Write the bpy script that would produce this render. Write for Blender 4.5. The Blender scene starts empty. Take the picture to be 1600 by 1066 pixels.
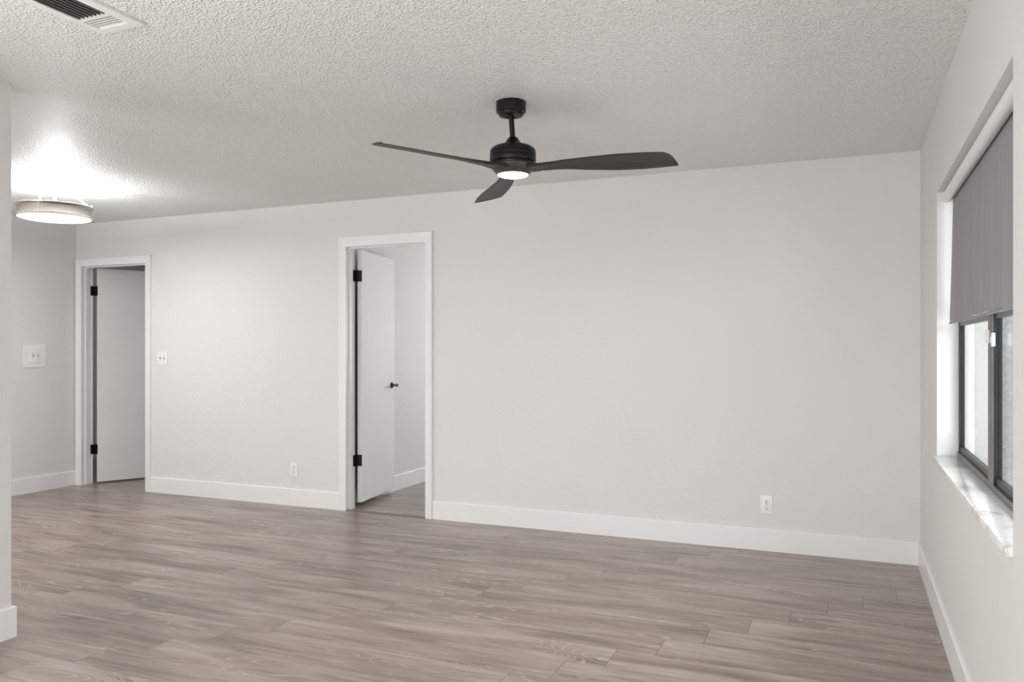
import bpy, bmesh, math, random
from mathutils import Vector, Matrix
PI = math.pi
R = math.radians
random.seed(4)
sc = bpy.context.scene
C = sc.collection

# ------------------------------------------------------------------ camera
cam = bpy.data.objects.new('camera', bpy.data.cameras.new('camera'))
C.objects.link(cam)
cam.location = (0, 0, 1.27)
cam.rotation_euler = (R(90), 0, R(23.109))
cam.data.sensor_width = 36
cam.data.lens = 1235 / 1600 * 36
cam.data.shift_y = 13 / 1600
cam.data.clip_start = 0.05
sc.camera = cam

# ------------------------------------------------------------------ view and light
sc.view_settings.view_transform = 'Standard'
sc.view_settings.look = 'None'
sc.view_settings.exposure = 0.14
sc.view_settings.gamma = 1
sc.view_settings.use_curve_mapping = False

world = bpy.data.worlds.new('sky')
sc.world = world
world.use_nodes = True
bg = world.node_tree.nodes['Background']
bg.inputs[0].default_value = (0.97, 0.985, 1.0, 1)
bg.inputs[1].default_value = 1.45


def light(name, kind, loc, rot, energy, color=(1, 1, 1), sx=1, sy=1, radius=0.05, portal=False, spread=None):
    d = bpy.data.lights.new(name, kind)
    o = bpy.data.objects.new(name, d)
    C.objects.link(o)
    o.location = loc
    o.rotation_euler = rot
    d.energy = energy
    d.color = color
    if kind == 'AREA':
        d.shape = 'RECTANGLE'
        d.size = sx
        d.size_y = sy
        if spread:
            d.spread = spread
        if portal:
            d.cycles.is_portal = True
    else:
        d.shadow_soft_size = radius
    return o


# daylight: glazed doors assumed behind the camera, side and bedroom windows, plus added fill lamps
light('rear_glass_door_daylight', 'AREA', (-1.5, -3.12, 1.1), (R(97), 0, 0), 16, (1.0, 0.995, 0.985), 3.2, 2.0)
light('left_side_fill', 'AREA', (-3.57, -0.3, 1.2), (R(99), 0, R(-90)), 88, (1.0, 1.0, 0.99), 2.6, 1.8)  # added unseen lamp, no known window here; brightens right wall and ceiling
# added lamps aimed up to brighten the ceiling, in place of ground bounce
light('rear_bounce_fill', 'AREA', (-1.5, -3.4, 0.25), (R(131), 0, 0), 95, (1.0, 0.995, 0.975), 3.0, 1.2)
light('patio_bounce_fill', 'AREA', (1.5, 3.0, 0.15), (0, R(118), 0), 38, (0.99, 0.99, 1.0), 1.2, 2.6)
light('side_window_daylight', 'AREA', (2.3, 3.1, 2.35), (0, R(57), 0), 90, (0.86, 0.93, 1.0), 1.6, 2.6)
light('bedroom_window_daylight', 'AREA', (-2.1, 8.72, 1.45), (R(-90), 0, 0), 39, (0.96, 0.98, 1.0), 1.5, 1.1)
light('left_room_fill', 'AREA', (-5.6, 8.1, 1.4), (R(-90), 0, 0), 5, (0.96, 0.98, 1.0), 1.0, 0.9)  # added unseen lamp; lifts the dark strip above the left door
light('entry_fill', 'AREA', (-5.1, -0.12, 1.3), (R(104), 0, 0), 44, (1.0, 0.99, 0.98), 1.6, 1.9)  # added unseen lamp; brightens the entry and left back wall

# ------------------------------------------------------------------ material helpers


class NT:
    def __init__(s, name):
        s.m = bpy.data.materials.new(name)
        s.m.use_nodes = True
        s.t = s.m.node_tree
        s.b = s.t.nodes['Principled BSDF']

    def n(s, typ, **kw):
        nd = s.t.nodes.new(typ)
        for k, v in kw.items():
            setattr(nd, k, v)
        return nd

    def l(s, a, b):
        s.t.links.new(a, b)

    def math(s, op, a, b=None, c=None):
        nd = s.n('ShaderNodeMath', operation=op)
        for i, v in enumerate((a, b, c)):
            if v is None:
                continue
            if isinstance(v, (int, float)):
                nd.inputs[i].default_value = v
            else:
                s.l(v, nd.inputs[i])
        return nd.outputs[0]

    def comb(s, x, y, z):
        nd = s.n('ShaderNodeCombineXYZ')
        for i, v in enumerate((x, y, z)):
            if isinstance(v, (int, float)):
                nd.inputs[i].default_value = v
            else:
                s.l(v, nd.inputs[i])
        return nd.outputs[0]

    def noise(s, vec, scale, detail=2, rough=0.5, dist=0):
        nd = s.n('ShaderNodeTexNoise')
        nd.inputs['Scale'].default_value = scale
        nd.inputs['Detail'].default_value = detail
        nd.inputs['Roughness'].default_value = rough
        nd.inputs['Distortion'].default_value = dist
        if vec is not None:
            s.l(vec, nd.inputs['Vector'])
        return nd.outputs['Fac']

    def ramp(s, fac, stops, interp='LINEAR'):
        nd = s.n('ShaderNodeValToRGB')
        nd.color_ramp.interpolation = interp
        el = nd.color_ramp.elements
        while len(el) < len(stops):
            el.new(0.5)
        for e, (p, c) in zip(el, stops):
            e.position = p
            e.color = c if len(c) == 4 else (*c, 1)
        s.l(fac, nd.inputs[0])
        return nd.outputs[0]

    def mix(s, fac, a, b, mode='MIX'):
        nd = s.n('ShaderNodeMix', data_type='RGBA', blend_type=mode)
        for k, v in ((0, fac), (6, a), (7, b)):
            if isinstance(v, (int, float)):
                nd.inputs[k].default_value = v
            elif isinstance(v, tuple):
                nd.inputs[k].default_value = (*v, 1)
            else:
                s.l(v, nd.inputs[k])
        return nd.outputs[2]

    def bump(s, h, strength, dist=0.01, normal=None):
        nd = s.n('ShaderNodeBump')
        nd.inputs['Strength'].default_value = strength
        nd.inputs['Distance'].default_value = dist
        s.l(h, nd.inputs['Height'])
        if normal is not None:
            s.l(normal, nd.inputs['Normal'])
        s.l(nd.outputs[0], s.b.inputs['Normal'])
        return nd.outputs[0]

    def pos(s):
        return s.n('ShaderNodeNewGeometry').outputs['Position']

    def obj(s):
        return s.n('ShaderNodeTexCoord').outputs['Object']


def plain(name, col, rough=0.5, metal=0.0, noise_amt=0.03, scale=40, emit=None, estr=0, spec=0.5, bump=0):
    a = NT(name)
    f = a.noise(a.obj(), scale, 3)
    lo = tuple(max(0, c * (1 - noise_amt)) for c in col)
    hi = tuple(min(1, c * (1 + noise_amt)) for c in col)
    a.l(a.ramp(f, [(0.3, lo), (0.7, hi)]), a.b.inputs['Base Color'])
    a.b.inputs['Roughness'].default_value = rough
    a.b.inputs['Metallic'].default_value = metal
    a.b.inputs['Specular IOR Level'].default_value = spec
    if emit:
        a.b.inputs['Emission Color'].default_value = (*emit, 1)
        a.b.inputs['Emission Strength'].default_value = estr
    if bump:
        a.bump(f, bump, 0.002)
    return a.m


def wall_material():
    a = NT('knockdown_plaster')
    p = a.pos()
    n1 = a.noise(p, 16, 3, 0.55, 0.6)
    patches = a.ramp(n1, [(0.50, (0, 0, 0)), (0.60, (1, 1, 1))])
    n2 = a.noise(p, 90, 2, 0.6)
    sm = a.noise(p, 0.9, 2)
    h = a.math('ADD', a.math('MULTIPLY', patches, 0.5), a.math('MULTIPLY', n2, 0.55))
    a.l(a.ramp(sm, [(0.3, (0.745, 0.741, 0.730)), (0.7, (0.77, 0.768, 0.758))]), a.b.inputs['Base Color'])
    a.b.inputs['Roughness'].default_value = 0.62
    a.b.inputs['Specular IOR Level'].default_value = 0.3
    a.bump(h, 0.30, 0.004)
    return a.m


def ceiling_material():
    a = NT('popcorn_ceiling_paint')
    p = a.pos()
    v = a.n('ShaderNodeTexVoronoi', feature='SMOOTH_F1')
    v.inputs['Scale'].default_value = 86
    v.inputs['Smoothness'].default_value = 0.4
    a.l(p, v.inputs['Vector'])
    n2 = a.noise(p, 105, 2, 0.6)
    n3 = a.noise(p, 38, 2, 0.5)
    blob = a.ramp(v.outputs['Distance'], [(0.0, (1, 1, 1)), (0.55, (0, 0, 0))])
    h = a.math('ADD', a.math('MULTIPLY', blob, 0.7), a.math('MULTIPLY', n2, 0.8))
    h = a.math('ADD', h, a.math('MULTIPLY', n3, 0.25))
    a.b.inputs['Base Color'].default_value = (0.885, 0.88, 0.868, 1)
    a.b.inputs['Roughness'].default_value = 0.42
    a.b.inputs['Specular IOR Level'].default_value = 0.5
    a.bump(h, 0.95, 0.0085)
    return a.m


def floor_material():
    a = NT('greige_oak_laminate')
    sep = a.n('ShaderNodeSeparateXYZ')
    a.l(a.pos(), sep.inputs[0])
    x, y = sep.outputs[0], sep.outputs[1]
    W, L, SH = 0.2, 1.345, 0.161
    ry = a.math('DIVIDE', a.math('SUBTRACT', 4.65, y), W)
    k = a.math('FLOOR', ry)
    fy = a.math('SUBTRACT', ry, k)
    u = a.math('DIVIDE', a.math('ADD', a.math('SUBTRACT', x, 0.225), a.math('MULTIPLY', k, SH)), L)
    j = a.math('FLOOR', u)
    fu = a.math('SUBTRACT', u, j)
    wn = a.n('ShaderNodeTexWhiteNoise', noise_dimensions='3D')
    a.l(a.comb(k, j, 0.37), wn.inputs['Vector'])
    rs = a.n('ShaderNodeSeparateColor')
    a.l(wn.outputs['Color'], rs.inputs[0])
    r1, r2, r3 = rs.outputs[0], rs.outputs[1], rs.outputs[2]
    ox = a.math('ADD', x, a.math('MULTIPLY', r1, 17.0))
    oy = a.math('ADD', y, a.math('MULTIPLY', r2, 9.0))
    oz = a.math('MULTIPLY', r3, 11.0)

    def vec(sx, sy):
        return a.comb(a.math('MULTIPLY', ox, sx), a.math('MULTIPLY', oy, sy), oz)
    broad = a.noise(vec(1.5, 10), 1.0, 3, 0.58, 0.5)
    streak = a.noise(vec(3.4, 48), 1.0, 4, 0.62, 0.3)
    fine = a.noise(vec(9, 260), 1.0, 3, 0.6)
    # cathedral figure: contour lines of a stretched noise
    cn = a.noise(vec(1.5, 9), 1.0, 1, 0.4, 0.35)
    ring = a.math('SINE', a.math('MULTIPLY', cn, 120.0))
    ringl = a.ramp(ring, [(0.62, (0, 0, 0)), (0.95, (1, 1, 1))])
    mk = a.ramp(a.noise(vec(0.9, 5.5), 1.0, 1), [(0.50, (0, 0, 0)), (0.60, (1, 1, 1))])
    t = a.math('ADD', a.math('MULTIPLY', broad, 0.85), a.math('MULTIPLY', streak, 0.45))
    t = a.math('ADD', t, a.math('MULTIPLY', fine, 0.22))
    t = a.math('ADD', t, a.math('MULTIPLY', a.math('SUBTRACT', r3, 0.5), 0.07))
    col = a.ramp(t, [(0.52, (0.118, 0.088, 0.073)), (0.66, (0.215, 0.168, 0.143)), (0.80, (0.315, 0.256, 0.222)), (0.98, (0.43, 0.37, 0.335))])
    lines = a.math('MULTIPLY', ringl, a.math('MULTIPLY', mk, 0.62))
    col = a.mix(lines, col, (0.50, 0.44, 0.40))
    dk = a.ramp(a.noise(vec(3.0, 34), 1.0, 2, 0.5, 0.6), [(0.67, (0, 0, 0)), (0.76, (1, 1, 1))])
    col = a.mix(a.math('MULTIPLY', dk, 0.6), col, (0.13, 0.098, 0.082))
    # seams
    ey = a.math('MULTIPLY', a.math('MINIMUM', fy, a.math('SUBTRACT', 1.0, fy)), W)
    eu = a.math('MULTIPLY', a.math('MINIMUM', fu, a.math('SUBTRACT', 1.0, fu)), L)
    sy = a.math('MULTIPLY', a.math('LESS_THAN', ey, 0.0011), 0.5)
    su = a.math('MULTIPLY', a.math('LESS_THAN', eu, 0.0017), 0.75)
    seam = a.math('MAXIMUM', sy, su)
    col = a.mix(seam, col, (0.07, 0.052, 0.045))
    a.l(col, a.b.inputs['Base Color'])
    rg = a.math('ADD', 0.24, a.math('MULTIPLY', streak, 0.16))
    a.l(rg, a.b.inputs['Roughness'])
    a.b.inputs['Specular IOR Level'].default_value = 0.75
    h = a.math('SUBTRACT', a.math('MULTIPLY', fine, 0.25), a.math('MULTIPLY', seam, 1.0))
    a.bump(h, 0.18, 0.002)
    return a.m


def marble_material():
    a = NT('white_marble_with_tan_veins')
    p = a.pos()
    f = a.noise(p, 4, 4, 0.55, 0.8)
    col = a.ramp(f, [(0.42, (0.86, 0.86, 0.85)), (0.57, (0.82, 0.81, 0.79)), (0.625, (0.60, 0.53, 0.43)), (0.66, (0.78, 0.76, 0.72)), (0.8, (0.85, 0.84, 0.82))])
    sep = a.n('ShaderNodeSeparateXYZ')
    a.l(p, sep.inputs[0])
    fr = a.math('FRACT', a.math('DIVIDE', sep.outputs[1], 0.31))
    ln = a.math('LESS_THAN', fr, 0.012)
    col = a.mix(a.math('MULTIPLY', ln, 0.6), col, (0.32, 0.29, 0.25))
    a.l(col, a.b.inputs['Base Color'])
    a.b.inputs['Roughness'].default_value = 0.12
    return a.m


def fabric_material():
    a = NT('grey_blackout_fabric')
    p = a.pos()
    sep = a.n('ShaderNodeSeparateXYZ')
    a.l(p, sep.inputs[0])
    w = a.noise(a.comb(0, a.math('MULTIPLY', sep.outputs[1], 300), a.math('MULTIPLY', sep.outputs[2], 300)), 1.0, 2)
    v = a.noise(a.comb(0, a.math('MULTIPLY', sep.outputs[1], 14), a.math('MULTIPLY', sep.outputs[2], 1.2)), 1.0, 2)
    f = a.math('ADD', a.math('MULTIPLY', w, 0.6), a.math('MULTIPLY', v, 0.4))
    a.l(a.ramp(f, [(0.35, (0.29, 0.288, 0.296)), (0.65, (0.34, 0.338, 0.346))]), a.b.inputs['Base Color'])
    a.b.inputs['Roughness'].default_value = 0.9
    a.bump(w, 0.2, 0.001)
    return a.m


def blade_material():
    a = NT('dark_stained_wood_blade')
    o = a.obj()
    sep = a.n('ShaderNodeSeparateXYZ')
    a.l(o, sep.inputs[0])
    g = a.noise(a.comb(a.math('MULTIPLY', sep.outputs[0], 5), a.math('MULTIPLY', sep.outputs[1], 90), 0), 1.0, 4, 0.6, 0.3)
    a.l(a.ramp(g, [(0.35, (0.018, 0.016, 0.015)), (0.65, (0.040, 0.036, 0.033))]), a.b.inputs['Base Color'])
    a.b.inputs['Roughness'].default_value = 0.5
    a.bump(g, 0.15, 0.001)
    return a.m


def brushed_nickel():
    a = NT('brushed_nickel')
    o = a.obj()
    sep = a.n('ShaderNodeSeparateXYZ')
    a.l(o, sep.inputs[0])
    g = a.noise(a.comb(a.math('MULTIPLY', sep.outputs[0], 3), a.math('MULTIPLY', sep.outputs[1], 3), a.math('MULTIPLY', sep.outputs[2], 400)), 1.0, 2)
    a.l(a.ramp(g, [(0.3, (0.50, 0.47, 0.43)), (0.7, (0.62, 0.60, 0.56))]), a.b.inputs['Base Color'])
    a.b.inputs['Metallic'].default_value = 1
    a.b.inputs['Roughness'].default_value = 0.28
    return a.m


def glass_material():
    m = bpy.data.materials.new('window_glass')
    m.use_nodes = True
    t = m.node_tree
    t.nodes.clear()
    out = t.nodes.new('ShaderNodeOutputMaterial')
    mx = t.nodes.new('ShaderNodeMixShader')
    tr = t.nodes.new('ShaderNodeBsdfTransparent')
    gl = t.nodes.new('ShaderNodeBsdfGlossy')
    lw = t.nodes.new('ShaderNodeLayerWeight')
    pw = t.nodes.new('ShaderNodeMath')
    pw.operation = 'POWER'
    pw.inputs[1].default_value = 6
    fr = t.nodes.new('ShaderNodeMath')
    fr.operation = 'MULTIPLY_ADD'
    fr.inputs[1].default_value = 0.35
    fr.inputs[2].default_value = 0.02
    t.links.new(lw.outputs['Facing'], pw.inputs[0])
    t.links.new(pw.outputs[0], fr.inputs[0])
    gl.inputs['Roughness'].default_value = 0.02
    no = t.nodes.new('ShaderNodeTexNoise')
    no.inputs['Scale'].default_value = 14
    rp = t.nodes.new('ShaderNodeValToRGB')
    rp.color_ramp.elements[0].color = (0.90, 0.91, 0.91, 1)
    rp.color_ramp.elements[1].color = (0.97, 0.975, 0.975, 1)
    t.links.new(no.outputs['Fac'], rp.inputs[0])
    t.links.new(rp.outputs[0], tr.inputs[0])
    t.links.new(fr.outputs[0], mx.inputs[0])
    t.links.new(tr.outputs[0], mx.inputs[1])
    t.links.new(gl.outputs[0], mx.inputs[2])
    t.links.new(mx.outputs[0], out.inputs[0])
    return m


M = {}
M['wall'] = wall_material()
M['ceil'] = ceiling_material()
M['floor'] = floor_material()
M['trim'] = plain('white_semigloss_trim', (0.86, 0.86, 0.86), 0.32, scale=6, noise_amt=0.012)
M['door'] = plain('white_door_paint', (0.79, 0.79, 0.78), 0.6, scale=5, noise_amt=0.015)
M['black'] = plain('matte_black_metal', (0.006, 0.006, 0.007), 0.45, 0.0, spec=0.3)
M['fanblack'] = plain('satin_black_fan_metal', (0.006, 0.006, 0.006), 0.42, 0.0, spec=0.35)
M['blade'] = blade_material()
M['bladehub'] = plain('dark_wood_hub', (0.05, 0.043, 0.038), 0.45, scale=60, noise_amt=0.2)
M['lens'] = plain('fan_lens_glow', (0.95, 0.95, 0.93), 0.4, emit=(1, 0.95, 0.93), estr=9)
M['diffuser'] = plain('frosted_diffuser_glow', (0.93, 0.93, 0.92), 0.4, emit=(1, 0.99, 0.97), estr=1.15)
M['nickel'] = brushed_nickel()
M['pale'] = plain('satin_pale_nickel', (0.80, 0.80, 0.77), 0.35, 0.35)
M['plate'] = plain('white_plastic_plate', (0.88, 0.88, 0.87), 0.3, scale=8, noise_amt=0.01)
M['slot'] = plain('dark_slot', (0.05, 0.05, 0.05), 0.6)
M['toggle'] = plain('grey_toggle_shadow_plastic', (0.42, 0.41, 0.40), 0.4)
M['bronze'] = plain('dark_bronze_aluminium', (0.018, 0.019, 0.023), 0.4, 0.1, scale=20, noise_amt=0.1)
M['bronzelight'] = plain('grey_and_lit_bronze_aluminium', (0.17, 0.165, 0.155), 0.4, 0.5, scale=20, noise_amt=0.12)  # paler bronze; on the mullion strip its grey paints in room light
M['glass'] = glass_material()
M['marble'] = marble_material()
M['fabric'] = fabric_material()
M['stucco'] = plain('painted_exterior_stucco', (0.83, 0.83, 0.81), 0.85, scale=30, noise_amt=0.05, bump=0.4)
M['greystucco'] = plain('grey_exterior_stucco', (0.42, 0.42, 0.42), 0.9, scale=45, noise_amt=0.18, bump=0.6)
M['concrete'] = plain('patio_concrete', (0.55, 0.54, 0.52), 0.85, scale=25, noise_amt=0.08)
M['ventwhite'] = plain('white_painted_register', (0.885, 0.88, 0.868), 0.45)
M['ventdark'] = plain('dark_duct_interior', (0.02, 0.02, 0.018), 0.8)
M['threshold'] = plain('brown_transition_strip', (0.20, 0.16, 0.135), 0.4, scale=80, noise_amt=0.15)

# ------------------------------------------------------------------ mesh helpers


def box(bm, x0, x1, y0, y1, z0, z1, bevel=0.0, mi=0):
    r = bmesh.ops.create_cube(bm, size=1)
    vs = r['verts']
    for v in vs:
        v.co = Vector((x0 + (v.co.x + .5) * (x1 - x0), y0 + (v.co.y + .5) * (y1 - y0), z0 + (v.co.z + .5) * (z1 - z0)))
    fs = {f for v in vs for f in v.link_faces}
    for f in fs:
        f.material_index = mi
    if bevel:
        es = list({e for v in vs for e in v.link_edges})
        bmesh.ops.bevel(bm, geom=es, offset=bevel, segments=2, profile=0.7, affect='EDGES')


def lathe(bm, prof, seg=48, c=(0, 0, 0), closed=False):
    """prof: list of (r, z); revolve about z through c"""
    rings = []
    for r, z in prof:
        if r < 1e-6:
            rings.append([bm.verts.new((c[0], c[1], c[2] + z))])
        else:
            rings.append([bm.verts.new((c[0] + r * math.cos(2 * PI * i / seg), c[1] + r * math.sin(2 * PI * i / seg), c[2] + z)) for i in range(seg)])
    pairs = list(zip(rings, rings[1:]))
    if closed:
        pairs.append((rings[-1], rings[0]))
    for a, b in pairs:
        for i in range(seg):
            j = (i + 1) % seg
            if len(a) == 1 and len(b) == 1:
                continue
            if len(a) == 1:
                bm.faces.new((a[0], b[j], b[i]))
            elif len(b) == 1:
                bm.faces.new((a[i], a[j], b[0]))
            else:
                bm.faces.new((a[i], a[j], b[j], b[i]))


def tube(bm, p0, p1, r0, r1=None, seg=20, cap=True):
    r1 = r0 if r1 is None else r1
    p0, p1 = Vector(p0), Vector(p1)
    d = (p1 - p0).normalized()
    a = d.orthogonal().normalized()
    b = d.cross(a)
    A = [bm.verts.new(p0 + r0 * (a * math.cos(2 * PI * i / seg) + b * math.sin(2 * PI * i / seg))) for i in range(seg)]
    B = [bm.verts.new(p1 + r1 * (a * math.cos(2 * PI * i / seg) + b * math.sin(2 * PI * i / seg))) for i in range(seg)]
    for i in range(seg):
        j = (i + 1) % seg
        bm.faces.new((A[i], A[j], B[j], B[i]))
    if cap:
        bm.faces.new(A[::-1])
        bm.faces.new(B)


def ball(bm, c, r, seg=16):
    bmesh.ops.create_uvsphere(bm, u_segments=seg, v_segments=seg // 2 + 2, radius=r, matrix=Matrix.Translation(c))


def obj(name, bm, mat, parent=None, smooth=False, loc=None, rot=None, label=None):
    bmesh.ops.recalc_face_normals(bm, faces=bm.faces)
    me = bpy.data.meshes.new(name)
    bm.to_mesh(me)
    bm.free()
    for m in (mat if isinstance(mat, (list, tuple)) else [mat]):
        me.materials.append(m)
    if smooth:
        for p in me.polygons:
            p.use_smooth = True
        try:
            me.set_sharp_from_angle(angle=R(smooth if smooth is not True else 35))
        except Exception:
            pass
    o = bpy.data.objects.new(name, me)
    C.objects.link(o)
    if parent:
        o.parent = parent
    if loc:
        o.location = loc
    if rot:
        o.rotation_euler = rot
    if label:
        o['label'] = label
    return o


def empty(name, loc=(0, 0, 0), rz=0.0):
    o = bpy.data.objects.new(name, None)
    o.empty_display_size = 0.1
    C.objects.link(o)
    o.location = loc
    o.rotation_euler = (0, 0, rz)
    return o


def thing(name, label, cat, loc, rz=0.0, group=None):
    o = empty(name, loc, rz)
    o['label'] = label
    o['category'] = cat
    if group:
        o['group'] = group
    return o


def struct(o, label=None):
    o['kind'] = 'structure'
    if label:
        o['label'] = label
    return o


def B():
    return bmesh.new()


# ------------------------------------------------------------------ the room shell
XL, XR, YB, H = -6.675, 0.384, 5.218, 2.44
WT = 0.11                     # interior wall thickness
D1 = (-6.592, -5.782, 2.042)  # left doorway: clear opening x0, x1, head height
D2 = (-3.643, -2.930, 2.075)  # right doorway
JT = 0.018                    # jamb board thickness
WIN = (2.354, 4.260, 0.750, 2.018)

bm = B()
box(bm, -8.0, 0.47, -3.3, 9.0, -0.12, 0.0)
struct(obj('floor', bm, M['floor']), 'grey-brown oak plank laminate floor')
bm = B()
box(bm, -8.0, 0.60, -3.3, 9.0, H, H + 0.12)
struct(obj('ceiling', bm, M['ceil']), 'off-white popcorn-textured ceiling')

bm = B()
for x0, x1, z0, z1 in ((-8.0, D1[0] - JT, 0, H), (D1[0] - JT, D1[1] + JT, D1[2] + JT, H), (D1[1] + JT, D2[0] - JT, 0, H),
                       (D2[0] - JT, D2[1] + JT, D2[2] + JT, H), (D2[1] + JT, XR, 0, H)):
    box(bm, x0, x1, YB, YB + WT, z0, z1)
struct(obj('wall_back', bm, M['wall']), 'long off-white textured wall with two doorways')

bm = B()
box(bm, XL - 0.12, XL, -0.2, YB, 0, H)
struct(obj('wall_left', bm, M['wall']), 'far left entry wall beside the left doorway')
bm = B()
y0, y1, z0, z1 = WIN
for a0, a1, b0, b1 in ((-3.2, y0, 0, H), (y1, 9.0, 0, H), (y0, y1, 0, z0), (y0, y1, z1, H)):
    box(bm, XR, XR + 0.155, a0, a1, b0, b1)
struct(obj('wall_right', bm, M['wall']), 'right wall with the window opening')
PX, PY = -3.40, 2.34
bm = B()
for a0, a1, b0, b1 in ((-3.2, -1.7, 0, H), (1.1, PY, 0, H), (-1.7, 1.1, 0, 0.2), (-1.7, 1.1, 2.15, H)):  # middle opening is unseen, added for the fill lamp behind it
    box(bm, PX - 0.12, PX, a0, a1, b0, b1)
struct(obj('wall_partition', bm, M['wall']), 'end of a partition wall at the left edge of the photo')
# walls behind the camera
bm = B()
for a0, a1, b0, b1 in ((PX, -3.1, 0, H), (0.1, XR, 0, H), (-3.1, 0.1, 2.1, H)):
    box(bm, a0, a1, -3.12, -3.0, b0, b1)
struct(obj('wall_rear', bm, M['wall']))
bm = B()
box(bm, -3.75, -3.65, -3.2, 1.15, 0, H)
box(bm, -3.75, -3.52, 1.10, 1.20, 0, H)
for a0, a1, b0, b1 in ((XL, -5.9, 0, H), (-4.3, PX - 0.12, 0, H), (-5.9, -4.3, 2.25, H), (-5.9, -4.3, 0, 0.35)):
    box(bm, a0, a1, -0.12, 0.0, b0, b1)
struct(obj('wall_entry', bm, M['wall']))
# rooms beyond the doorways
bm = B()
box(bm, -3.86, -3.76, YB + WT, 8.6, 0, H)
struct(obj('wall_bedroom_left', bm, M['wall']), 'white side wall seen through the right doorway')
bm = B()
for a0, a1, b0, b1 in ((-3.76, -2.85, 0, H), (-1.35, -0.7, 0, H), (-2.85, -1.35, 0, 0.9), (-2.85, -1.35, 2.0, H)):
    box(bm, a0, a1, 8.6, 8.7, b0, b1)
box(bm, -0.7, -0.6, YB + WT, 8.7, 0, H)
struct(obj('wall_bedroom_far', bm, M['wall']))
bm = B()
for a0, a1, b0, b1 in ((-8.0, -6.2, 0, H), (-5.0, -3.86, 0, H), (-6.2, -5.0, 0, 0.9), (-6.2, -5.0, 1.95, H)):  # unseen opening added for the left room's fill lamp
    box(bm, a0, a1, 7.9, 8.0, b0, b1)
box(bm, -8.1, -8.0, YB, 8.0, 0, H)
struct(obj('wall_closet', bm, M['wall']))


# ------------------------------------------------------------------ baseboards
def base_profile(bm, p0, p1, nrm, h=0.137, t=0.015, e0=0.0, e1=0.0):
    """board from p0 to p1 (xy) standing off the wall along nrm, eased top edge"""
    p0, p1, n = Vector((*p0, 0)), Vector((*p1, 0)), Vector((*nrm, 0))
    d = (p1 - p0).normalized()
    prof = [(0, 0), (t, 0), (t, h - 0.006), (t * 0.75, h - 0.0015), (t * 0.4, h), (0, h)]
    ends = []
    for P, e in ((p0, -e0), (p1, e1)):
        ends.append([bm.verts.new(P + n * a + Vector((0, 0, b)) + d * (e * a / t)) for a, b in prof])
    A, Z = ends
    for i in range(len(prof)):
        j = (i + 1) % len(prof)
        bm.faces.new((A[i], A[j], Z[j], Z[i]))
    bm.faces.new(A[::-1])
    bm.faces.new(Z)


bm = B()
base_profile(bm, (D1[1] + 0.066, YB), (D2[0] - 0.055, YB), (0, -1))
base_profile(bm, (D2[1] + 0.062, YB), (XR, YB), (0, -1))
struct(obj('baseboard_back', bm, M['trim']), 'tall white baseboard along the back wall')
bm = B()
base_profile(bm, (XR, -3.0), (XR, YB), (-1, 0), t=0.013)
struct(obj('baseboard_right', bm, M['trim']), 'white baseboard along the right wall')
bm = B()
base_profile(bm, (XL, 0.0), (XL, YB - 0.004), (1, 0))
struct(obj('baseboard_left', bm, M['trim']), 'white baseboard along the entry wall')
bm = B()
base_profile(bm, (PX, -3.0), (PX, PY), (1, 0), e1=0.015)
base_profile(bm, (PX, PY), (PX - 0.12, PY), (0, 1), e0=0.015, e1=0.015)
base_profile(bm, (PX - 0.12, PY), (PX - 0.12, 0), (-1, 0), e0=0.015)
struct(obj('baseboard_partition', bm, M['trim']), 'white baseboard wrapping the partition end')
bm = B()
base_profile(bm, (-3.76, 5.40), (-3.76, 8.6), (1, 0), t=0.011)
struct(obj('baseboard_bedroom', bm, M['trim']), 'white baseboard seen through the right doorway')


# ------------------------------------------------------------------ doorways with their doors
def casing_mesh(bm, x0, x1, zt, y, wl, wr, wtop):
    prof = [(0.0, 0.0), (0.0, 0.011), (0.004, 0.014), (0.55, 0.016), (0.80, 0.021), (0.97, 0.022), (1.0, 0.020), (1.0, 0.0)]
    cols = []
    for d, t in prof:
        cols.append([bm.verts.new((x0 - d * wl, y - t, 0)), bm.verts.new((x0 - d * wl, y - t, zt + d * wtop)),
                     bm.verts.new((x1 + d * wr, y - t, zt + d * wtop)), bm.verts.new((x1 + d * wr, y - t, 0))])
    n = len(cols)
    for i in range(n):
        a, b = cols[i], cols[(i + 1) % n]
        for s in range(3):
            bm.faces.new((a[s], a[s + 1], b[s + 1], b[s]))
    bm.faces.new([c[0] for c in cols])
    bm.faces.new([c[3] for c in cols][::-1])


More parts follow.
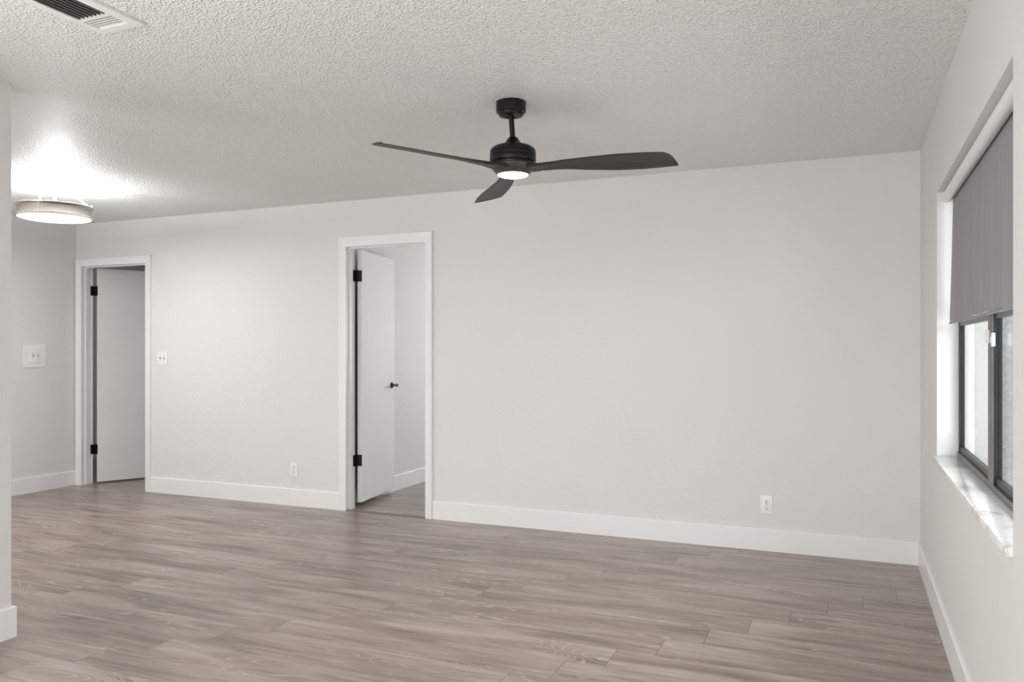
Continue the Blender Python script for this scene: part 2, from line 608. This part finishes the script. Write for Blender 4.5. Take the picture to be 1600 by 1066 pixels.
def doorway(name, label, D, wl, wr, wtop, theta, gap, W, zb, zt, hz, lab_leaf, knob=None):
    x0, x1, zh = D
    root = struct(empty(name, (x0, YB, 0)), label)
    inv = Vector((-x0, -YB, 0))
    bm = B()
    casing_mesh(bm, x0, x1, zh, YB, wl, wr, wtop)
    bm.transform(Matrix.Translation(inv))
    obj('casing', bm, M['trim'], root)
    bm = B()
    box(bm, x0 - JT, x0, YB - 0.001, YB + WT + 0.001, 0, zh)
    box(bm, x1, x1 + JT, YB - 0.001, YB + WT + 0.001, 0, zh)
    box(bm, x0 - JT, x1 + JT, YB - 0.001, YB + WT + 0.001, zh, zh + JT)
    # stop strips
    ys0, ys1 = YB + 0.030, YB + 0.064
    box(bm, x0, x0 + 0.010, ys0, ys1, 0, zh)
    box(bm, x1 - 0.010, x1, ys0, ys1, 0, zh)
    box(bm, x0 + 0.010, x1 - 0.010, ys0, ys1, zh - 0.010, zh)
    bm.transform(Matrix.Translation(inv))
    obj('door_frame', bm, M['trim'], root)
    # leaf hung on the far edge of the left jamb
    leaf_bm = B()
    box(leaf_bm, gap, gap + W, -0.050, -0.012, zb, zt, 0.0015)
    leaf = obj('door_leaf', leaf_bm, M['door'], root, loc=(0, WT + 0.012, 0), rot=(0, 0, theta), label=lab_leaf)
    for z in hz:
        bm = B()
        hh = 0.045
        # plate on the leaf's edge, knuckle, and the leaf-side return
        box(bm, gap - 0.002, gap + 0.0005, -0.0505, -0.006, z - hh, z + hh)
        tube(bm, (0.004, 0, z - hh), (0.004, 0, z + hh), 0.0075)
        box(bm, 0.0, gap + 0.001, -0.008, -0.002, z - hh, z + hh)
        obj('hinge', bm, M['black'], leaf, smooth=True, label='black hinge')
        bm = B()
        box(bm, 0.0, 0.0025, 0.086, WT + 0.012, z - hh, z + hh, 0.001)
        box(bm, 0.0, gap * 0.9, WT + 0.004, WT + 0.010, z - hh, z + hh)
        obj('hinge_plate', bm, M['black'], root, label='black hinge plate on the jamb')
    if knob:
        kx, kz = knob
        bm = B()
        # round rose, neck and a straight lever on the visible face (local -y side)
        tube(bm, (kx, -0.050, kz), (kx, -0.059, kz), 0.027, 0.026, 32)
        tube(bm, (kx, -0.058, kz), (kx, -0.098, kz), 0.011, 0.010, 20)
        ball(bm, (kx, -0.100, kz), 0.0135)
        tube(bm, (kx, -0.101, kz), (kx - 0.10, -0.097, kz - 0.002), 0.010, 0.008, 16)
        ball(bm, (kx - 0.10, -0.097, kz - 0.002), 0.0085)
        obj('lever_handle', bm, M['black'], leaf, smooth=True, label='black lever handle')
    return root


doorway('door_1', 'white cased doorway at the far left with its door half open', D1, 0.066, 0.066, 0.066,
        R(63), 0.022, 0.77, 0.015, 2.035, (1.823, 0.323), 'plain white door standing half open, grey in shade')
doorway('door_2', 'white cased doorway in the middle of the wall with its door swung wide', D2, 0.060, 0.060, 0.080,
        R(100), 0.010, 0.70, 0.042, 2.066, (1.859, 0.378), 'plain white door swung into the next room', knob=(0.645, 0.955))
bm = B()
box(bm, D2[0], D2[1], YB - 0.012, YB + 0.026, 0, 0.006, 0.002)
struct(obj('trim_1', bm, M['threshold']), 'brown transition strip across the right doorway')

# ------------------------------------------------------------------ the window
y0, y1, z0, z1 = WIN
win = struct(empty('window_1', (XR, (y0 + y1) / 2, z0)), 'dark bronze framed window with a centre mullion in the right wall')
wo = Vector(win.location)


def wobj(name, bm, mat, label=None, parent=None, smooth=False):
    bm.transform(Matrix.Translation(-wo))
    return obj(name, bm, mat, parent or win, smooth=smooth, label=label)


FX0, FX1 = 0.474, 0.497
SILL = 0.764
ym = 3.300
HM = 0.056
bm = B()
box(bm, FX0, FX1, y0, y0 + 0.03, SILL, z1, 0.001)
box(bm, FX0, FX1, y1 - 0.03, y1, SILL, z1, 0.001)
box(bm, FX0, FX1, y0 + 0.03, y1 - 0.03, z1 - 0.03, z1, 0.001)
wobj('window_frame', bm, M['bronze'])
bm = B()
box(bm, FX0 - 0.006, FX1, y0, y1, SILL, SILL + 0.024, 0.001)
box(bm, FX0 + 0.004, FX1, y0 + 0.03, y1 - 0.03, SILL + 0.024, SILL + 0.028)
wobj('sill_track', bm, M['bronzelight'], 'grey bottom track')
bm = B()
box(bm, FX0 - 0.002, FX1, ym - HM, ym + HM, SILL + 0.024, z1 - 0.03, 0.001)
wobj('mullion', bm, [M['bronze']])
bm = B()
box(bm, FX0 - 0.006, FX0 - 0.002, ym - HM + 0.004, ym + HM - 0.002, SILL + 0.024, z1 - 0.03, 0.001)  # paler than the mullion body: room light painted onto its front face
wobj('mullion_lit_face', bm, M['bronzelight'], 'mullion front strip, room light painted in as grey')
for (a, b) in ((y0 + 0.03, ym - HM), (ym + HM, y1 - 0.03)):
    zt_ = 1.41
    zb_ = SILL + 0.026
    bm = B()
    box(bm, FX0 + 0.004, FX0 + 0.022, a, b, zb_, zb_ + 0.024)
    box(bm, FX0 + 0.012, FX0 + 0.022, a, a + 0.006, zb_ + 0.024, zt_)
    box(bm, FX0 + 0.012, FX0 + 0.022, b - 0.006, b, zb_ + 0.024, zt_)
    wobj('sash', bm, M['bronze'])
    bm = B()
    box(bm, FX0 + 0.002, FX0 + 0.022, a, b, 1.380, zt_)
    wobj('meeting_rail', bm, M['bronzelight'], 'grey-brown meeting rail')
    bm = B()
    box(bm, FX0 + 0.0155, FX0 + 0.0185, a + 0.006, b - 0.006, zb_ + 0.024, 1.380)
    wobj('lower_pane', bm, M['glass'])
    bm = B()
    box(bm, FX0 + 0.018, FX0 + 0.021, a, b, zt_, z1 - 0.03)
    wobj('upper_pane', bm, M['glass'])
for (a, b, c) in ((ym + 0.018, ym + HM + 0.004, 1.292), (ym - HM - 0.040, ym - HM - 0.004, 1.280)):
    bm = B()
    box(bm, FX0 - 0.014, FX0 - 0.004, a, b, c, c + 0.048, 0.003)
    box(bm, FX0 - 0.017, FX0 - 0.014, a + 0.012, b - 0.012, c + 0.012, c + 0.034)
    wobj('sash_latch', bm, M['plate'], 'small white window latch')
# marble stool
bm = B()
box(bm, XR - 0.020, FX0, y0 + 0.001, y1 - 0.001, z0 - 0.012, SILL, 0.006)
wobj('window_sill', bm, M['marble'], 'polished white marble sill with tan veins', smooth=True)

# outside
bm = B()
box(bm, 0.54, 9.0, -3.0, 14, -0.25, -0.12)
struct(obj('patio_floor', bm, M['concrete']))
bm = B()
box(bm, 0.54, 6.0, 9.2, 9.35, -0.12, 2.6)
struct(obj('wall_patio', bm, M['stucco']), 'bright white patio wall seen through the window')
bm = B()
box(bm, 1.03, 1.125, 6.85, 6.95, -0.12, 2.6)
struct(obj('trim_2', bm, M['greystucco']), 'grey patio post seen through the near window pane')

# ------------------------------------------------------------------ roller blind
ty0, ty1 = y0 + 0.02, 4.228
TX, TZ, TR = 0.424, 1.985, 0.0235
bl = thing('roller_blind', 'charcoal grey roller blind pulled halfway down over the window', 'blind', (TX, (ty0 + ty1) / 2, 1.38))
bo = Vector(bl.location)


def bobj(name, bm, mat, smooth=False, label=None):
    bm.transform(Matrix.Translation(-bo))
    return obj(name, bm, mat, bl, smooth=smooth, label=label)


bm = B()
tube(bm, (TX, ty0, TZ), (TX, ty1, TZ), TR, seg=40)
bobj('roller_tube', bm, M['trim'], 40, 'white roller tube')
for ye, s in ((ty0, -1), (ty1, 1)):
    bm = B()
    box(bm, TX - 0.014, TX + 0.022, min(ye, ye + s * 0.012), max(ye, ye + s * 0.012), TZ - 0.012, z1 - 0.001, 0.002)
    tube(bm, (TX, ye, TZ), (TX, ye + s * 0.03, TZ), 0.008)
    bobj('bracket', bm, M['plate'], True)
# cloth: slightly wavy sheet with thickness
bm = B()
NY, NZ = 90, 24
fy0, fy1 = ty0 + 0.02, ty1 - 0.006
zt_, zb_ = TZ - 0.004, 1.402
grid = []
for side in (0, 1):
    g = []
    for i in range(NY + 1):
        col = []
        for j in range(NZ + 1):
            fr = j / NZ
            yy = fy0 + (fy1 - fy0) * i / NY
            zz = zt_ + (zb_ - zt_) * fr
            edge = max(0, 1 - (fy1 - yy) / 0.10)
            wob = (0.0022 * math.sin(yy * 23 + 1.1 * zz * 4) + 0.0016 * math.sin(yy * 51 + 2)) * fr - 0.008 * edge * fr * fr
            col.append(bm.verts.new((TX + 0.0237 - 0.005 * fr + wob + side * 0.0012, yy + 0.010 * fr * fr * (i / NY), zz)))
        g.append(col)
    grid.append(g)
for s in (0, 1):
    for i in range(NY):
        for j in range(NZ):
            g = grid[s]
            bm.faces.new((g[i][j], g[i + 1][j], g[i + 1][j + 1], g[i][j + 1]))
for i in range(NY):
    for j in (0, NZ):
        bm.faces.new((grid[0][i][j], grid[0][i + 1][j], grid[1][i + 1][j], grid[1][i][j]))
for j in range(NZ):
    for i in (0, NY):
        bm.faces.new((grid[0][i][j], grid[0][i][j + 1], grid[1][i][j + 1], grid[1][i][j]))
bobj('shade_cloth', bm, M['fabric'], 60)
bm = B()
tube(bm, (TX + 0.018, fy0, 1.394), (TX + 0.013, fy1 + 0.010, 1.394), 0.0055, seg=16)
bobj('hem_bar', bm, M['fabric'], 40)

# ------------------------------------------------------------------ ceiling fan
FC = (-1.464, 3.442)
fan = thing('ceiling_fan', 'black three-blade ceiling fan with a lit round light on the ceiling', 'ceiling fan', (FC[0], FC[1], H))
cr, sr = math.cos(R(23.109)), math.sin(R(23.109))
bm = B()
lathe(bm, [(0, 0.0), (0.0690, 0.0), (0.0705, -0.003), (0.0705, -0.046), (0.068, -0.050), (0.060, -0.052), (0.0585, -0.055), (0.0585, -0.060), (0.055, -0.066), (0.045, -0.069), (0.030, -0.0695), (0.028, -0.066), (0, -0.066)], 64, (-0.009 * cr, -0.009 * sr, 0))
obj('canopy', bm, M['fanblack'], fan, smooth=30)
bm = B()
tube(bm, (-0.0085 * cr, -0.0085 * sr, -0.062), (-0.0005, 0, -0.185), 0.0125, seg=32)
obj('downrod', bm, M['fanblack'], fan, smooth=True)
bm = B()
lathe(bm, [(0, -0.168), (0.017, -0.166), (0.023, -0.170), (0.031, -0.184), (0.042, -0.197), (0.055, -0.2045), (0.068, -0.2075), (0.088, -0.213), (0.102, -0.222), (0.108, -0.232),
           (0.109, -0.240), (0.1055, -0.243), (0.1055, -0.247), (0.1095, -0.250), (0.1095, -0.258), (0.106, -0.261), (0.106, -0.264), (0.1095, -0.267), (0.1095, -0.281), (0.107, -0.286), (0.098, -0.289), (0.096, -0.300), (0, -0.300)], 72)
obj('motor_housing', bm, M['fanblack'], fan, smooth=28)
bm = B()
lathe(bm, [(0, -0.298), (0.101, -0.298), (0.104, -0.303), (0.100, -0.316), (0.088, -0.330), (0.079, -0.338), (0.076, -0.344), (0.0735, -0.345), (0.0735, -0.336), (0, -0.336)], 72)
obj('blade_hub', bm, M['bladehub'], fan, smooth=30, label='dark wood collar around the light')
bm = B()
lathe(bm, [(0.0725, -0.334), (0.0725, -0.343), (0.069, -0.348), (0.055, -0.3525), (0.030, -0.355), (0, -0.356)], 64)
obj('light_lens', bm, M['lens'], fan, smooth=50, label='glowing white light lens')


def interp(tab, r):
    for (a, va), (b, vb) in zip(tab, tab[1:]):
        if r <= b:
            t = max(0, min(1, (r - a) / (b - a)))
            t2 = t * t * (3 - 2 * t)
            t = 0.6 * t + 0.4 * t2
            return va + (vb - va) * t
    return tab[-1][1]


CW = [(0.06, -0.066), (0.10, -0.055), (0.15, -0.047), (0.20, -0.054), (0.28, -0.068), (0.39, -0.084), (0.50, -0.093), (0.60, -0.0945), (0.69, -0.092), (0.715, -0.087), (0.735, -0.072), (0.747, -0.045), (0.755, -0.010), (0.761, 0.030), (0.764, 0.055)]
CCW = [(0.06, 0.066), (0.10, 0.056), (0.15, 0.037), (0.20, 0.032), (0.26, 0.035), (0.36, 0.052), (0.50, 0.070), (0.60, 0.074), (0.68, 0.069), (0.74, 0.063), (0.764, 0.060)]
PT = [(0.06, 1), (0.11, 3), (0.18, 9), (0.27, 13), (0.5, 13.5), (0.76, 12)]


def blade_bm():
    bm = B()
    rs = [0.06, 0.08, 0.10, 0.12, 0.14, 0.16, 0.18, 0.20, 0.23, 0.26, 0.30, 0.34, 0.39, 0.44, 0.50, 0.55, 0.60, 0.645, 0.68, 0.70, 0.715, 0.73, 0.740, 0.748, 0.756, 0.761, 0.764]
    NC = 14
    prev = None
    for r in rs:
        a, b = interp(CW, r), interp(CCW, r)
        pt = R(interp(PT, r))
        th = interp([(0.06, 0.024), (0.14, 0.019), (0.3, 0.011), (0.7, 0.0075), (0.762, 0.005)], r)
        zc = interp([(0.06, -0.317), (0.2, -0.320), (0.5, -0.326), (0.762, -0.330)], r)
        ring = []
        for side in (1, -1):
            for i in range(NC + 1):
                if side == -1 and i in (0, NC):
                    continue
                t = i / NC
                if side == -1:
                    t = 1 - t
                s = a + (b - a) * t
                prof = math.sqrt(max(0, 1 - (2 * t - 1) ** 4)) * 0.5
                camber = 0.006 * (1 - (2 * t - 1) ** 2)
                h = side * prof * th + camber
                # s>0 is the counter-clockwise (trailing) side: lower
                yv = s * math.cos(pt) + h * math.sin(pt)
                zv = -s * math.sin(pt) + h * math.cos(pt)
                ring.append(bm.verts.new((r, yv, zc + zv)))
        if prev:
            n = len(ring)
            for i in range(n):
                j = (i + 1) % n
                bm.faces.new((prev[i], prev[j], ring[j], ring[i]))
        else:
            bm.faces.new(ring)
        prev = ring
    bm.faces.new(prev[::-1])
    return bm


bl0 = obj('blade', blade_bm(), M['blade'], fan, smooth=50)
ANG = [-18 + 23.109, 102 + 23.109, 222 + 23.109]
bl0.rotation_euler = (0, 0, R(ANG[0]))
for a in ANG[1:]:
    c = bl0.copy()
    C.objects.link(c)
    c.parent = fan
    c.rotation_euler = (0, 0, R(a))
light('fan_lamp', 'AREA', (FC[0], FC[1], H - 0.362), (0, 0, 0), 10, (1, 0.95, 0.9), 0.12, 0.12)

# ------------------------------------------------------------------ hall light
LC = (-5.185, 3.885)
lamp = thing('semi_flush_ceiling_light', 'round brushed nickel drum light hung by rods near the entry', 'ceiling light', (LC[0], LC[1], H))
bm = B()
lathe(bm, [(0, 0), (0.084, 0), (0.086, -0.004), (0.085, -0.012), (0.078, -0.017), (0.068, -0.020), (0.055, -0.030), (0.036, -0.047), (0.024, -0.058), (0.016, -0.066), (0, -0.068)], 56)
obj('canopy', bm, M['pale'], lamp, smooth=40)
bm = B()
tube(bm, (0, 0, -0.06), (0, 0, -0.150), 0.011, seg=24)
obj('stem', bm, M['pale'], lamp, smooth=True)
bm = B()
# drum: outer skin with flared rims top and bottom, open at the top
lathe(bm, [(0.228, -0.232), (0.228, -0.162), (0.240, -0.158), (0.246, -0.154), (0.248, -0.157), (0.246, -0.163), (0.236, -0.168), (0.2315, -0.171), (0.2315, -0.222),
           (0.236, -0.228), (0.248, -0.233), (0.251, -0.237), (0.247, -0.241), (0.236, -0.2405), (0.228, -0.236)], 96, closed=True)
drum = obj('drum', bm, M['nickel'], lamp, smooth=40)
bm = B()
lathe(bm, [(0.2275, -0.233), (0.232, -0.240), (0.215, -0.246), (0.17, -0.252), (0.10, -0.256), (0, -0.258)], 96)
obj('diffuser', bm, M['diffuser'], lamp, smooth=60, label='glowing white frosted diffuser')
ca = R(23.109)
for k, ang in enumerate((-83, 37, 157)):
    a = R(ang) + ca
    d = Vector((math.cos(a), math.sin(a), 0))
    bm = B()
    p0 = d * 0.062 + Vector((0, 0, -0.020))
    p1 = d * 0.232 + Vector((0, 0, -0.147))
    tube(bm, p0, p1, 0.0052, seg=16)
    tube(bm, p1 + Vector((0, 0, -0.014)), p1 + Vector((0, 0, 0.010)), 0.007, seg=16)
    ball(bm, p1 + Vector((0, 0, 0.013)), 0.0095)
    ball(bm, p0, 0.009)
    obj('support_rod', bm, M['pale'], lamp, smooth=True)
    bm = B()
    t = Vector((-d.y, d.x, 0))
    P = d * 0.2335
    tube(bm, P + Vector((0, 0, -0.226)), P + Vector((0, 0, -0.166)), 0.0035, seg=12)
    obj('side_clip', bm, M['pale'], drum, smooth=True)
light('hall_lamp_bulb', 'POINT', (LC[0], LC[1], H - 0.185), (0, 0, 0), 24, (0.97, 0.985, 1.0), radius=0.035)
bpy.data.objects['hall_lamp_bulb'].location.x += 0.05
light('hall_lamp_down', 'AREA', (LC[0], LC[1], H - 0.262), (0, 0, 0), 16, (1, 0.985, 0.96), 0.3, 0.3)

# ------------------------------------------------------------------ ceiling register
VX0, VX1, VY0, VY1 = -2.530, -2.322, 1.44, 2.088
vent = thing('air_vent', 'white ceiling air vent with dark louvres at the top left', 'air vent', ((VX0 + VX1) / 2, (VY0 + VY1) / 2, H))
vo = Vector(vent.location)


def vobj(name, bm, mat, label=None):
    bm.transform(Matrix.Translation(-vo))
    return obj(name, bm, mat, vent, label=label)


ix0, ix1 = -2.499, -2.362
secs = ((1.483, 1.545, 'x'), (1.565, 1.962, 'y'), (1.980, 2.050, 'x'))
bm = B()
zf0, zf1 = H - 0.010, H
box(bm, VX0, ix0, VY0, VY1, zf0, zf1, 0.002)
box(bm, ix1, VX1, VY0, VY1, zf0, zf1, 0.002)
for a, b in ((VY0, 1.483), (1.545, 1.565), (1.962, 1.980), (2.050, VY1)):
    box(bm, ix0, ix1, a, b, zf0, zf1)
vobj('frame', bm, M['ventwhite'])
bm = B()
for a, b, _ in secs:
    box(bm, ix0, ix1, a, b, H - 0.002, H - 0.0005)
vobj('duct_opening', bm, M['ventdark'], 'dark duct behind the louvres')
for a, b, ax in secs:
    n = 7 if ax == 'y' else 5
    for i in range(n):
        bm = B()
        if ax == 'y':
            xx = ix0 + (ix1 - ix0) * (i + 0.5) / n
            box(bm, xx - 0.0022, xx + 0.0022, a, b, zf0, H - 0.002)
            m_ = M['bronzelight']
        else:
            yy = a + (b - a) * (i + 0.5) / n
            box(bm, ix0, ix1, yy - 0.0026, yy + 0.0026, H - 0.006, H - 0.003)
            m_ = M['ventwhite']
        vobj('slat', bm, m_)


# ------------------------------------------------------------------ wall plates (local: x across, -y out of the wall, z up)
def outlet(label, loc):
    o = thing('power_outlet', label, 'outlet', loc, 0, 'wall outlets along the baseboard')
    bm = B()
    box(bm, -0.036, 0.036, -0.006, 0, -0.058, 0.058, 0.0022)
    obj('cover_plate', bm, M['plate'], o, smooth=True)
    for dz in (0.0195, -0.0195):
        bm = B()
        tube(bm, (0, -0.0055, dz), (0, -0.0085, dz), 0.0172, 0.0165, 32)
        rc = obj('receptacle', bm, M['plate'], o, smooth=True)
        bm = B()
        box(bm, -0.0080, -0.0052, -0.0092, -0.0083, dz - 0.001, dz + 0.009)
        box(bm, 0.0052, 0.0078, -0.0092, -0.0083, dz, dz + 0.008)
        tube(bm, (0, -0.0083, dz - 0.0085), (0, -0.0092, dz - 0.0085), 0.0034, seg=14)
        obj('slots', bm, M['slot'], rc)
    bm = B()
    tube(bm, (0, -0.0055, 0), (0, -0.0072, 0), 0.0028, seg=14)
    obj('screw', bm, M['toggle'], o)
    return o


def switch(o, dx, plate, toggle_mat, y=0.0):
    bm = B()
    box(bm, -0.058, 0.058, y - 0.006, y, -0.058, 0.058, 0.0022)
    pl = obj('cover_plate', bm, plate, o, smooth=True)
    for sx in dx:
        bm = B()
        box(bm, sx - 0.0055, sx + 0.0055, y - 0.0068, y - 0.0055, -0.0125, 0.0125)
        obj('toggle_slot', bm, M['toggle'], o)
        bm = B()
        box(bm, sx - 0.0042, sx + 0.0042, y - 0.018, y - 0.006, 0.0, 0.0085, 0.001)
        obj('toggle', bm, toggle_mat, o)
        for dz in (0.030, -0.030):
            bm = B()
            tube(bm, (sx, y - 0.0055, dz), (sx, y - 0.0070, dz), 0.003, seg=12)
            obj('screw', bm, M['toggle'], o)


outlet('white outlet low on the back wall near the right corner', (-0.480, YB, 0.289))
outlet('white outlet low on the wall between the two doorways', (-4.152, YB, 0.2915))
s1 = thing('light_switch', 'white double toggle switch beside the left doorway', 'light switch', (-5.586, YB, 1.190), 0, 'double light switches near the left doorway')
switch(s1, (-0.023, 0.023), M['plate'], M['toggle'])
s2 = thing('light_switch', 'white double switch on an oversized square plate on the entry wall', 'light switch', (XL, 4.806, 1.212), R(90), 'double light switches near the left doorway')
bm = B()
box(bm, -0.102, 0.102, -0.008, 0, -0.102, 0.102, 0.002)
obj('backing_plate', bm, M['plate'], s2)
switch(s2, (-0.023, 0.023), M['plate'], M['toggle'], y=-0.008)
